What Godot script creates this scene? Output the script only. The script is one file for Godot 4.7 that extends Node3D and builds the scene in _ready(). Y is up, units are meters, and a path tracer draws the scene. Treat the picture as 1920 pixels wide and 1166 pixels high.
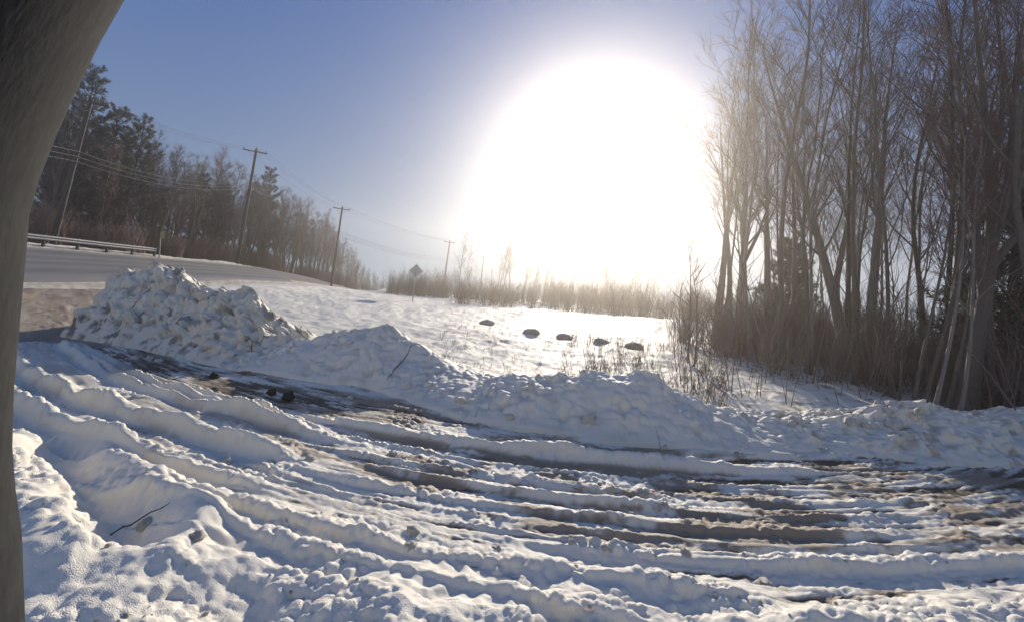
extends Node3D
# A snowy lot beside a country road, seen against a low winter sun.

var rng := RandomNumberGenerator.new()
var taken := {}
var grid := PackedFloat32Array()
const G0 := Vector2(-70, -130)
const GN := Vector2i(141, 161)
var n_soft := FastNoiseLite.new()
var n_mid := FastNoiseLite.new()
var n_lump := FastNoiseLite.new()
var n_crumb := FastNoiseLite.new()
var n_dirt := FastNoiseLite.new()
var tracks := []
var shapes := []
var M := {}

# ------------------------------------------------------------------ naming
func numbered(called: String) -> String:
	var k: int = taken.get(called, 0)
	taken[called] = k + 1
	return called if k == 0 else "%s_%03d" % [called, k]

func tag(o: Node, label: String, category: String, group := "") -> Node:
	o.set_meta("label", label)
	o.set_meta("category", category)
	if group != "":
		o.set_meta("group", group)
	return o

func thing(called: String, label: String, category: String, at: Vector3, group := "") -> Node3D:
	var o := Node3D.new()
	o.name = numbered(called)
	add_child(o)
	o.position = at
	tag(o, label, category, group)
	return o

func put(called: String, mesh: Mesh, mat: Material, parent: Node = null) -> MeshInstance3D:
	var o := MeshInstance3D.new()
	o.name = called if parent else numbered(called)
	o.mesh = mesh
	if mat:
		o.material_override = mat
	(parent if parent else self).add_child(o, true)
	return o

func struct(called: String, mesh: Mesh, mat: Material) -> MeshInstance3D:
	var o := put(called, mesh, mat)
	o.set_meta("kind", "structure")
	return o

func dup(src: Node3D, at: Vector3, turn: float, size: float, label: String, group := "") -> Node3D:
	var c: Node3D = src.duplicate()
	c.name = numbered(String(src.name).rstrip("0123456789").trim_suffix("_"))
	add_child(c)
	c.transform = Transform3D(Basis(Vector3.UP, turn).scaled(Vector3.ONE * size), at)
	c.set_meta("label", label)
	if group != "":
		c.set_meta("group", group)
	elif c.has_meta("group"):
		c.remove_meta("group")
	return c

# ------------------------------------------------------------------ mesh buffers
class Buf:
	var v := PackedVector3Array()
	var n := PackedVector3Array()
	var c := PackedColorArray()
	var i := PackedInt32Array()
	var colored := false
	func mesh() -> ArrayMesh:
		var a := []
		a.resize(Mesh.ARRAY_MAX)
		a[Mesh.ARRAY_VERTEX] = v
		if n.size() == v.size():
			a[Mesh.ARRAY_NORMAL] = n
		if colored:
			a[Mesh.ARRAY_COLOR] = c
		a[Mesh.ARRAY_INDEX] = i
		var m := ArrayMesh.new()
		m.add_surface_from_arrays(Mesh.PRIMITIVE_TRIANGLES, a)
		return m

func tube(b: Buf, pts: Array, rad: Array, sides: int, closed := true) -> void:
	var first := b.v.size()
	var cnt := pts.size()
	var side := Vector3.RIGHT
	for k in cnt:
		var d: Vector3 = (pts[mini(k + 1, cnt - 1)] - pts[maxi(k - 1, 0)]).normalized()
		if k == 0:
			side = d.cross(Vector3.FORWARD if absf(d.z) < 0.9 else Vector3.UP).normalized()
		side = (side - d * side.dot(d)).normalized()
		var up := d.cross(side)
		for s in sides:
			var a := TAU * s / sides
			var o := side * cos(a) + up * sin(a)
			b.v.append(pts[k] + o * rad[k])
			b.n.append(o)
	for k in cnt - 1:
		for s in sides:
			var p := first + k * sides + s
			var q := first + k * sides + (s + 1) % sides
			b.i.append_array([p, p + sides, q, q, p + sides, q + sides])
	if closed:
		for e in [0, cnt - 1]:
			var mid := b.v.size()
			b.v.append(pts[e])
			b.n.append((pts[1] - pts[0]).normalized() * -1.0 if e == 0 else (pts[cnt - 1] - pts[cnt - 2]).normalized())
			for s in sides:
				var p: int = first + e * sides + s
				var q: int = first + e * sides + (s + 1) % sides
				if e == 0:
					b.i.append_array([mid, p, q])
				else:
					b.i.append_array([mid, q, p])

func box(b: Buf, t: Transform3D, s: Vector3, bevel := 0.15) -> void:
	# a box with chamfered vertical edges: eight-sided prism along y, flat shaded
	var e := minf(s.x, s.z) * bevel
	var hx := s.x / 2
	var hz := s.z / 2
	var ring := [Vector2(hx, -hz + e), Vector2(hx, hz - e), Vector2(hx - e, hz), Vector2(-hx + e, hz), Vector2(-hx, hz - e), Vector2(-hx, -hz + e), Vector2(-hx + e, -hz), Vector2(hx - e, -hz)]
	for k in 8:
		var p: Vector2 = ring[k]
		var q: Vector2 = ring[(k + 1) % 8]
		var nn := t.basis * Vector3(q.y - p.y, 0, p.x - q.x).normalized()
		var f := b.v.size()
		for w in [Vector3(p.x, -s.y / 2, p.y), Vector3(q.x, -s.y / 2, q.y), Vector3(q.x, s.y / 2, q.y), Vector3(p.x, s.y / 2, p.y)]:
			b.v.append(t * w)
			b.n.append(nn)
		b.i.append_array([f, f + 1, f + 2, f, f + 2, f + 3])
	for y in [-1, 1]:
		var f := b.v.size()
		for k in 8:
			b.v.append(t * Vector3(ring[k].x, y * s.y / 2, ring[k].y))
			b.n.append(t.basis * Vector3(0, y, 0))
		for k in range(1, 7):
			if y > 0:
				b.i.append_array([f, f + k, f + k + 1])
			else:
				b.i.append_array([f, f + k + 1, f + k])

# ------------------------------------------------------------------ terrain
const LAND := [
	[0, -4, 0], [0, -8, 0], [6, -6, 0], [8, -9, 0], [-4, -6, 0], [-8, -9, 0], [-9, -11, .02], [12, -9, .05], [0, 4, 0], [8, 4, 0], [-8, 4, 0], [-10, -4, 0], [14, -4, .1], [4, -9, 0], [-4, -9.5, 0], [3, -6, 0],
	[-13, -13.3, .12], [-11, -14, .12], [-16, -16, .55], [-14.5, -15.5, .4], [-20.1, -19.4, 1.55], [-15, -20, .75], [-18, -26, 1.4], [-17, -8, .45], [-12, -2, .1], [-19.5, 0, 1.1], [-20, 14, 1.0],
	[-4, -14, .3], [0, -13, .25], [5, -12, .25], [-10, -20, .6], [-16, -34, 1.5], [-22.2, -40.3, 2.15], [-15, -40, 1.2], [-6, -24, .7], [0, -24, .75], [6, -21, .7], [10, -16, .42], [15, -15, .33], [-5.6, -47, 1.2], [5, -45, 1.5], [14, -40, 1.8], [-20, -60, 1.3], [-28.4, -80, 1.05], [12, -70, 2.5], [30, -70, 2.6], [0, -80, 1.5],
	[16, -22, .65], [25, -20, .6], [25, -35, 1.2], [40, -30, 1], [20, -10, .3], [30, 0, .3], [13.5, -13.4, .3],
	[-28, -27, 2.95], [-32, -30, 3.2], [-30.7, -51.5, 3.8], [-36, -60, 3.8], [-40, -30, 3.8], [-50, -50, 4], [-37, -104, 2.2], [-60, -100, 3], [-47, -125, 1.3], [-28, 0, 2.3], [-45, 0, 3], [-28.3, -38, 3.3],
	[0, -120, 2], [60, -120, 3], [70, -50, 2], [70, 30, 1], [0, 30, 0], [-70, 30, 3], [-70, -100, 3]]
# road: near edge, far edge (x, y, z)
const ROAD := [
	[Vector3(-20.5, 1.2, 31), Vector3(-28.2, 2.1, 31)], [Vector3(-20.0, 1.25, 0), Vector3(-28.2, 2.4, 0)], [Vector3(-20.1, 1.6, -19.4), Vector3(-28.0, 2.98, -25)],
	[Vector3(-21.6, 2.05, -34), Vector3(-28.6, 3.25, -41)], [Vector3(-23.3, 2.1, -48), Vector3(-29.8, 3.4, -54)], [Vector3(-28.4, 1.12, -82), Vector3(-35.5, 2.3, -92)], [Vector3(-40.0, .5, -129), Vector3(-47.5, 1.2, -136)]]

func shepard(x: float, z: float) -> float:
	var s := 0.0
	var w := 0.0
	for p in LAND:
		var dx: float = p[0] - x
		var dz: float = p[1] - z
		var d := dx * dx + dz * dz + 1.0
		var k := 1.0 / (d * sqrt(d))
		s += k * p[2]
		w += k
	return s / w

func road_at(x: float, z: float) -> Vector2:
	# x: 0 at the near edge, 1 at the far edge; y: height
	for k in ROAD.size() - 1:
		var zl: float = lerpf(ROAD[k][0].z, ROAD[k][1].z, 0.5)
		var zh: float = lerpf(ROAD[k + 1][0].z, ROAD[k + 1][1].z, 0.5)
		if z <= zl + 0.001 and z >= zh:
			var t := (zl - z) / (zl - zh)
			var a: Vector3 = ROAD[k][0].lerp(ROAD[k + 1][0], t)
			var b: Vector3 = ROAD[k][1].lerp(ROAD[k + 1][1], t)
			var f := (x - a.x) / (b.x - a.x)
			return Vector2(f, lerpf(a.y, b.y, clampf(f, -0.2, 1.2)))
	return Vector2(-9, 0)

func make_grid() -> void:
	grid.resize(GN.x * GN.y)
	for j in GN.y:
		for i in GN.x:
			grid[j * GN.x + i] = shepard(G0.x + i, G0.y + j)
	for pass_n in 3:
		var g := grid.duplicate()
		for j in range(1, GN.y - 1):
			for i in range(1, GN.x - 1):
				var k := j * GN.x + i
				grid[k] = (g[k] * 2 + g[k - 1] + g[k + 1] + g[k - GN.x] + g[k + GN.x]) / 6.0
	for j in GN.y:
		for i in GN.x:
			var z := G0.y + j
			var r := road_at(G0.x + i, z)
			if r.x > -1.5 and r.x < 2.0:
				var w := smoothstep(-0.75, -0.12, r.x) * (1.0 - smoothstep(1.15, 1.9, r.x))
				var drop := 0.0 if r.x < -0.16 or r.x > 1.16 else 0.10
				grid[j * GN.x + i] = lerpf(grid[j * GN.x + i], r.y - drop, w)

func base(x: float, z: float) -> float:
	var fx := clampf(x - G0.x, 0, GN.x - 1.001)
	var fz := clampf(z - G0.y, 0, GN.y - 1.001)
	var i := int(fx)
	var j := int(fz)
	fx -= i
	fz -= j
	fx = lerpf(fx, fx * fx * (3 - 2 * fx), 0.5)
	fz = lerpf(fz, fz * fz * (3 - 2 * fz), 0.5)
	var k := j * GN.x + i
	return lerpf(lerpf(grid[k], grid[k + 1], fx), lerpf(grid[k + GN.x], grid[k + GN.x + 1], fx), fz)

func qof(x: float, z: float, bend := 0.0) -> float:
	# distance behind the wheel arcs that sweep through the lot
	var d := x - 2.3
	return -z - d * d * ((0.027 if d < 0 else 0.035) + bend)

func lot_edge(x: float) -> float:
	return 10.3 - 0.075 * (x + 9.0) - maxf(0.0, x - 7.0) * 0.18

func driveway_mask(x: float, z: float) -> float:
	# 1 on the ploughed apron that climbs from the lot to the road
	var a := Vector2(-20.5, -20.5)
	var d := Vector2(x, z) - Vector2(-12.6, -12.6)
	var ax := (a - Vector2(-12.6, -12.6)).normalized()
	var u := d.dot(ax)
	var w := absf(d.dot(Vector2(-ax.y, ax.x)) - 0.2)
	return smoothstep(-0.6, 0.8, u) * (1.0 - smoothstep(2.6, 3.4, w + 0.7 * n_mid.get_noise_2d(x * 2, z * 2)))

func dome(n: FastNoiseLite, x: float, y: float, z: float) -> float:
	# rounded bumps, about 0.5 on average
	var d := n.get_noise_3d(x, y, z) + 1.0
	return 1.0 - d * d * 1.4

func snow_color(w: float) -> Color:
	return Color(0.80, 0.748, 0.62).lerp(Color(0.68, 0.625, 0.51), w)

# height in x, dirt share in y (0 snow .. 1 mud), dampness in z
func surface(x: float, z: float, fine: bool) -> Vector3:
	var y := base(x, z)
	var dirt := 0.0
	var wet := 0.0
	var soft := n_soft.get_noise_2d(x, z)
	var mid := n_mid.get_noise_2d(x, z)
	var q := qof(x, z)
	var edge := lot_edge(x)
	var lot := (1.0 - smoothstep(edge - 0.5, edge + 0.5, q + 0.5 * soft)) * smoothstep(-19, -15, x) * (1.0 - smoothstep(17, 21, x)) * smoothstep(-14, -2, q)
	var field := 1.0 - lot
	var road := road_at(x, z)
	var on_road := smoothstep(-0.35, -0.05, road.x) * (1.0 - smoothstep(1.05, 1.3, road.x)) if road.x > -5 else 0.0
	field *= 1.0 - on_road
	y += field * (0.10 * soft + 0.035 * mid)
	if on_road > 0.01:
		dirt += on_road * (0.38 + 0.25 * mid)
	if field > 0.02:
		var weedy := smoothstep(-8, -2, x) * smoothstep(-32, -18, z)
		dirt += field * weedy * 0.55 * smoothstep(0.05, 0.5, n_dirt.get_noise_2d(x * 2.2, z * 2.2) + 0.3 * mid)
	if lot > 0.01 and fine:
		var drive := driveway_mask(x, z)
		var lump := dome(n_lump, x, 0, z) - 0.5
		var crumb := dome(n_crumb, x, 0, z) - 0.5
		var slow := n_soft.get_noise_2d(x * 0.8 + 50.0, z * 1.6)
		var crusty := smoothstep(-0.1, 0.4, n_soft.get_noise_2d(x * 1.3 + 70.0, z * 1.9))
		var deep := smoothstep(-0.5, -5.0, x) * (1.0 - smoothstep(7.4, 8.3, q))
		var near := 1.0 - smoothstep(3.9, 4.9, q + 0.7 * soft)
		var h := 0.03 * soft + 0.012 * mid
		h += near * (0.12 + 0.20 * soft + 0.07 * (0.35 - absf(n_mid.get_noise_2d(x * 0.45, z * 0.45 + 30.0))) + 0.035 * mid)
		h += deep * (0.10 + 0.06 * soft)
		var groove := 0.0
		var berm := 0.0
		var d := x - 2.3
		var qb := -z - d * d * (0.027 if d < 0 else 0.035) + 0.07 * soft + 0.012 * mid
		for t in tracks:
			if x < t[5] or x > t[6]:
				continue
			var g: float = qb - d * d * t[4] - t[0]
			if absf(g) > t[1] * 3.2:
				continue
			var fade := smoothstep(t[5], t[5] + 1.2, x) * (1.0 - smoothstep(t[6] - 1.2, t[6], x))
			if t[2] > 0.0:
				groove = maxf(groove, (1.0 - smoothstep(0.8, 1.1, absf(g) / t[1])) * t[2] * fade)
			if t[3] > 0.0:
				# a ridge pushed up beside the wheel, steep towards the groove
				var e: float = (g - t[1] * 1.35) / (t[1] * (0.85 if g > t[1] * 1.35 else 0.62))
				berm = maxf(berm, exp(-e * e) * t[3] * fade * (0.80 + 0.85 * slow + 0.12 * mid))
		var grow := 0.74 + 0.50 * deep - 0.42 * smoothstep(3.6, 6.0, x) * smoothstep(5.1, 5.6, q)
		h += berm * grow - groove * grow * (1.0 - near * 0.3)
		var rough := clampf(0.16 + 0.25 * crusty + berm * 4.5 * (0.25 + 0.75 * crusty) + near * 0.30 * crusty + 0.5 * smoothstep(0.1, 0.5, n_soft.get_noise_2d(x * 1.7 + 9.0, q * 2.0)) - groove * 6.0, 0.04, 0.75)
		wet = lot * clampf(rough, 0, 1)
		# fine lines pressed along the way the wheels ran
		h += 0.020 * n_mid.get_noise_2d(x * 0.35, q * 3.2) * (1.0 - near)
		# the trench with a cut edge in the deep snow in front
		var tp := Vector2(x, z) - Vector2(-5.4, -5.9)
		var ta := tp.dot(Vector2(0.80, 0.60))
		var tc := tp.dot(Vector2(-0.60, 0.80)) + 0.12 * soft
		var cut := smoothstep(-1.0, 0.2, ta) * (1.0 - smoothstep(3.0, 3.5, ta))
		h += cut * (0.16 * exp(-pow((tc + 0.42) / 0.26, 2)) - 0.26 * exp(-pow((tc - 0.05) / 0.24, 2)) + 0.20 * exp(-pow((tc - 0.62) / 0.30, 2)))
		# tyre tread at the bottom of the grooves
		h += clampf(groove * 14.0, 0, 1) * (1.0 - smoothstep(0.0, 0.02, berm)) * 0.011 * sin(x * 34.0 + absf(fposmod(q * 3.0, 1.0) - 0.5) * 6.0)
		# mud shows where wheels have worn the snow away
		var patch := n_dirt.get_noise_2d(x * 0.9, q * 2.6)
		var streak := n_dirt.get_noise_2d(x * 1.4 + 40.0, q * 11.0)
		var lane := smoothstep(7.5, 8.1, q) * (1.0 - smoothstep(9.5, 10.1, q)) * smoothstep(0.5, -3.0, x)
		var lane2 := smoothstep(5.9, 6.5, q) * (1.0 - smoothstep(8.2, 8.9, q)) * smoothstep(2.0, 5.0, x)
		var m := 0.15 + 0.5 * lane + 0.30 * lane2 + 0.75 * patch + 0.95 * streak + groove * 1.6 - berm * 14.0 - near * 0.6 - deep * (1.0 - lane) * 0.35
		var mud := smoothstep(0.22, 0.85, m) * (1.0 - smoothstep(0.06, 0.16, h))
		h *= 1.0 - 0.75 * lane
		h -= mud * 0.02
		h = lerpf(h, 0.01 * crumb - 0.02, drive)
		mud = lerpf(mud, 0.0, drive)
		y += lot * h
		var stain := 0.62 * smoothstep(-0.40, 0.26, n_dirt.get_noise_2d(x * 0.7 + 11.0, q * 1.8) + 0.5 * streak - 0.25 * crumb) * (1.0 - near) * (1.0 - 0.45 * deep) * smoothstep(4.7, 5.6, q) * (1.0 - smoothstep(0.04, 0.13, berm))
		dirt = maxf(dirt, lot * maxf(mud, stain))
		dirt = lerpf(dirt, 0.58 + 0.22 * patch + 0.12 * streak, drive * smoothstep(-26, -22, x))
	return Vector3(y, dirt, wet)

func build_ground() -> void:
	var az := []
	var a := -180.0
	while a < 179.99:
		az.append(deg_to_rad(a))
		a += 0.17 if absf(a) < 57.0 else 3.0
	var rr := [0.0, 0.8, 1.6, 2.3]
	var r := 2.9
	while r < 146.0:
		rr.append(r)
		r *= 1.0042 if r < 12.0 else 1.0062 if r < 27.0 else 1.022
	var b := Buf.new()
	b.colored = true
	var na := az.size()
	var nr := rr.size()
	var mud := Color(0.115, 0.083, 0.053)
	var rough := PackedFloat32Array()
	var slush := Color(0.35, 0.28, 0.20)
	for i in nr:
		for j in na:
			var x: float = sin(az[j]) * rr[i]
			var z: float = -cos(az[j]) * rr[i]
			var s := surface(x, z, rr[i] < 32.0 and absf(az[j]) < 1.05)
			b.v.append(Vector3(x, s.x, z))
			var c := snow_color(clampf(s.y * 1.5, 0, 1))
			c = c.lerp(slush, smoothstep(0.15, 0.6, s.y)).lerp(mud, smoothstep(0.5, 1.0, s.y))
			b.c.append(c)
			rough.append(s.z)
	b.n.resize(b.v.size())
	ring_normals(b, nr, na)
	# crumbs of snow stand out from whatever face they lie on
	for k in b.v.size():
		if rough[k] > 0.01:
			var p := b.v[k]
			var o := rough[k] * (0.075 * (dome(n_lump, p.x, p.y * 1.2, p.z) - 0.5) + 0.075 * (dome(n_crumb, p.x, p.y, p.z) - 0.5)) + (0.002 + 0.016 * rough[k]) * (dome(n_crumb, p.x * 2.2, p.y * 2.2, p.z * 2.2) - 0.5)
			b.v[k] = p + b.n[k] * o
	ring_normals(b, nr, na)
	for i in nr - 1:
		for j in na:
			var p := i * na + j
			var q := i * na + (j + 1) % na
			b.i.append_array([p, p + na, q + na, p, q + na, q])
	struct("ground", b.mesh(), M.snow)

func ring_normals(b: Buf, nr: int, na: int) -> void:
	for i in nr:
		for j in na:
			var i0 := maxi(i - 1, 0)
			var i1 := mini(i + 1, nr - 1)
			var p := b.v[i1 * na + j] - b.v[i0 * na + j]
			var q := b.v[i * na + (j + 1) % na] - b.v[i * na + (j + na - 1) % na]
			var n := q.cross(p)
			b.n[i * na + j] = n.normalized() if i > 0 and n.length_squared() > 1e-14 else Vector3.UP
			if i > 0 and i < 4 and b.n[i * na + j].y < 0:
				b.n[i * na + j] *= -1.0

func build_road() -> void:
	var b := Buf.new()
	b.colored = true
	var rows := []
	for k in ROAD.size() - 1:
		for s in 12:
			rows.append([ROAD[k][0].lerp(ROAD[k + 1][0], s / 12.0), ROAD[k][1].lerp(ROAD[k + 1][1], s / 12.0)])
	rows.append(ROAD[-1])
	var across := 24
	for row in rows:
		for j in across + 1:
			var t := float(j - 1) / (across - 2)
			var p: Vector3 = row[0].lerp(row[1], t)
			p.y += 0.02 if j > 0 and j < across else -0.35
			b.v.append(p)
			b.n.append(Vector3.UP)
			var wheel := maxf(exp(-pow((t - 0.2) / 0.09, 2)), maxf(exp(-pow((t - 0.42) / 0.06, 2)), maxf(exp(-pow((t - 0.6) / 0.06, 2)), exp(-pow((t - 0.82) / 0.08, 2)))))
			var salt := 0.5 + 0.5 * n_soft.get_noise_2d(p.x * 3, p.z)
			b.c.append(Color(0.21, 0.20, 0.185).lerp(Color(0.085, 0.083, 0.08), wheel * (0.6 + 0.4 * salt)).lerp(Color(0.36, 0.35, 0.33), smoothstep(0.9, 1.0, t) * 0.8 + 0.18 * smoothstep(-0.2, 0.5, n_dirt.get_noise_2d(p.x * 6.0, p.z * 0.7))))
	for i in rows.size() - 1:
		for j in across:
			var p := i * (across + 1) + j
			b.i.append_array([p, p + 1, p + across + 2, p, p + across + 2, p + across + 1])
	struct("road", b.mesh(), M.asphalt)

# ------------------------------------------------------------------ snowbanks
func snowbank(label: String, crest: Array, front: float, back: float, dirty: float, lumpy: float) -> void:
	# crest: [x, z, top] along the bank
	var total := crest.size() - 1
	var nu := total * 46
	var nv := 96
	var b := Buf.new()
	b.colored = true
	for i in nu + 1:
		var s := float(i) / nu * total
		var k := mini(int(s), total - 1)
		var f := s - k
		var p0: Array = crest[maxi(k - 1, 0)]
		var p1: Array = crest[k]
		var p2: Array = crest[k + 1]
		var p3: Array = crest[mini(k + 2, total)]
		var c := Vector3(p1[0], p1[2], p1[1]).cubic_interpolate(Vector3(p2[0], p2[2], p2[1]), Vector3(p0[0], p0[2], p0[1]), Vector3(p3[0], p3[2], p3[1]), f)
		var along := Vector3(p2[0] - p1[0], 0, p2[1] - p1[1]).normalized()
		var out := Vector3(-along.z, 0, along.x)
		if out.dot(Vector3(-c.x, 0, -c.z)) < 0:
			out = -out
		var end := smoothstep(0.0, 0.55, s) * (1.0 - smoothstep(total - 0.55, total, s))
		for j in nv + 1:
			var t := (float(j) / nv) * 2.0 - 1.0
			var wide := front if t > 0 else back
			var p := c + out * (t * wide)
			var g := surface(p.x, p.z, false).x
			var prof := pow(maxf(0.0, 1.0 - pow(absf(t), 1.35)), 1.15)
			var top := maxf(c.y - g, 0.05) * (0.25 + 0.75 * end)
			var soft := n_soft.get_noise_3d(p.x * 1.6, 7.0, p.z * 1.6)
			var mid := n_mid.get_noise_3d(p.x * 0.8, 3.0, p.z * 0.8)
			var yy := prof * maxf(c.y - g, 0.3)
			var lump := dome(n_lump, p.x * 0.55, yy * 0.55, p.z * 0.55) - 0.5
			var crumb := dome(n_crumb, p.x * 0.62, yy * 0.62, p.z * 0.62) - 0.5
			var amp := smoothstep(0.0, 0.3, prof) * (0.45 + 0.9 * smoothstep(-0.35, 0.45, n_soft.get_noise_3d(p.x * 2.3, 20.0, p.z * 2.3)) + 0.5 * smoothstep(0.65, 1.0, prof))
			var h := top * prof * (1.0 + 0.22 * soft) + amp * (lumpy * (0.10 * mid + 0.17 * lump + 0.075 * crumb) + 0.03 * crumb)
			p.y = g - 0.10 + 0.14 * smoothstep(0.0, 0.05, prof) * end + h * (0.2 + 0.8 * end)
			p += out * amp * lumpy * (0.22 * lump + 0.10 * crumb)
			b.v.append(p)
			var dn := n_dirt.get_noise_3d(p.x * 5.0, p.y * 6.0, p.z * 5.0) + 0.35 * mid - 0.5 * lump - 0.3 * crumb
			var d := dirty * smoothstep(-0.08, 0.32, dn) * (0.35 + 0.65 * smoothstep(-0.2, 0.3, n_soft.get_noise_3d(p.x * 1.1 + 30.0, 2.0, p.z * 1.1)))
			b.c.append(snow_color(0.25 + 0.5 * dirty * smoothstep(-0.4, 0.4, soft)).lerp(Color(0.10, 0.083, 0.066), d))
	grid_finish(b, nu, nv)
	var o := put("snowbank", b.mesh(), M.snow)
	tag(o, label, "snowbank", "snowbanks ploughed up along the lot edge")
	rng.seed = int(crest[0][0] * 100.0) + 5000
	for k in int(5 + 26 * dirty):
		var i := rng.randi_range(nu / 14, nu * 13 / 14)
		var j := rng.randi_range(nv * 45 / 100, nv * 93 / 100)
		var at := i * (nv + 1) + j
		var size := rng.randf_range(.07, .13) + lumpy * .16 * pow(rng.randf(), 3.0)
		var ch := put("chunk", shapes[rng.randi() % 5], M.dirty_chunk if rng.randf() < dirty * 0.8 - 0.3 else M.chunk, o)
		ch.transform = Transform3D(Basis.from_euler(Vector3(rng.randf() * 3, rng.randf() * 6, rng.randf())).scaled(Vector3.ONE * size), b.v[at] - b.n[at] * size * .05)

func grid_finish(b: Buf, nu: int, nv: int) -> void:
	# normals and faces of an (nu+1) x (nv+1) sheet whose normals point up
	var w := nv + 1
	b.n.resize(b.v.size())
	var a := b.v[(nu / 2 + 1) * w + nv / 2] - b.v[(nu / 2) * w + nv / 2]
	var c := b.v[(nu / 2) * w + nv / 2 + 1] - b.v[(nu / 2) * w + nv / 2]
	var flip := a.cross(c).y > 0
	for i in nu + 1:
		for j in nv + 1:
			var p := b.v[mini(i + 1, nu) * w + j] - b.v[maxi(i - 1, 0) * w + j]
			var q := b.v[i * w + mini(j + 1, nv)] - b.v[i * w + maxi(j - 1, 0)]
			var n := p.cross(q)
			b.n[i * w + j] = (n if flip else -n).normalized() if n.length_squared() > 1e-12 else Vector3.UP
	for i in nu:
		for j in nv:
			var p := i * w + j
			if flip:
				b.i.append_array([p, p + w + 1, p + w, p, p + 1, p + w + 1])
			else:
				b.i.append_array([p, p + w, p + w + 1, p, p + w + 1, p + 1])

func polar(deg: float, r: float) -> Vector2:
	return Vector2(sin(deg_to_rad(deg)) * r, -cos(deg_to_rad(deg)) * r)

func crest_of(rows: Array) -> Array:
	# rows of bearing, distance, height of the crest
	var out := []
	for w in rows:
		var p := polar(w[0], w[1])
		out.append([p.x, p.y, w[2]])
	return out

func lump_mesh(sd: int, rough: float) -> ArrayMesh:
	var sp := SphereMesh.new()
	sp.radial_segments = 14
	sp.rings = 8
	sp.radius = 1.0
	sp.height = 2.0
	var a := sp.get_mesh_arrays()
	var n := FastNoiseLite.new()
	n.seed = sd
	n.frequency = 0.9
	var v: PackedVector3Array = a[Mesh.ARRAY_VERTEX]
	for k in v.size():
		var p := v[k]
		v[k] = p * (0.8 + rough * n.get_noise_3dv(p * 1.3) + 0.4 * rough * n.get_noise_3dv(p * 3.7 + Vector3.ONE * 9)) * Vector3(1.0, 0.72, 0.85)
	a[Mesh.ARRAY_VERTEX] = v
	var m := ArrayMesh.new()
	m.add_surface_from_arrays(Mesh.PRIMITIVE_TRIANGLES, a)
	var st := SurfaceTool.new()
	st.create_from(m, 0)
	st.generate_normals()
	return st.commit()

# ------------------------------------------------------------------ trees
func wander(p: Vector3, d: Vector3, length: float, steps: int, bend: float, lift: float) -> Array:
	var pts := [p]
	for k in steps:
		d = (d + Vector3(rng.randfn(), rng.randfn() * 0.6, rng.randfn()) * bend + Vector3.UP * lift).normalized()
		p += d * (length / steps)
		pts.append(p)
	return pts

func aside(d: Vector3, angle: float, turn: float) -> Vector3:
	var s := d.cross(Vector3.FORWARD if absf(d.z) < 0.9 else Vector3.RIGHT).normalized()
	return (d * cos(angle) + (s * cos(turn) + d.cross(s) * sin(turn)) * sin(angle)).normalized()

func radii(count: int, r0: float, r1: float, power := 0.85) -> Array:
	var o := []
	for k in count:
		o.append(lerpf(r0, r1, pow(float(k) / (count - 1), power)))
	return o

func along(pts: Array, f: float) -> Array:
	var s := clampf(f, 0, 0.9999) * (pts.size() - 1)
	var k := int(s)
	return [pts[k].lerp(pts[k + 1], s - k), (pts[k + 1] - pts[k]).normalized()]

func spray(tw: Buf, pts: Array, length: float, subs: int, fines: int, r: float) -> void:
	# twigs along a limb
	for s in subs:
		var f := rng.randf_range(0.18, 1.0)
		var at := along(pts, f)
		var l := length * (0.48 * (1.0 - f) + 0.16) * rng.randf_range(0.6, 1.3)
		var sub := wander(at[0], aside(at[1], rng.randf_range(0.4, 0.9), rng.randf() * TAU), l, 3, 0.13, 0.09)
		tube(tw, sub, radii(4, r, 0.005), 3, false)
		for q in fines:
			var g := rng.randf_range(0.15, 1.0)
			var a2 := along(sub, g)
			var w := wander(a2[0], aside(a2[1], rng.randf_range(0.4, 0.95), rng.randf() * TAU), rng.randf_range(0.25, 0.75), 2, 0.15, 0.1)
			tube(tw, w, [0.006, 0.0045, 0.002], 3, false)

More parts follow.
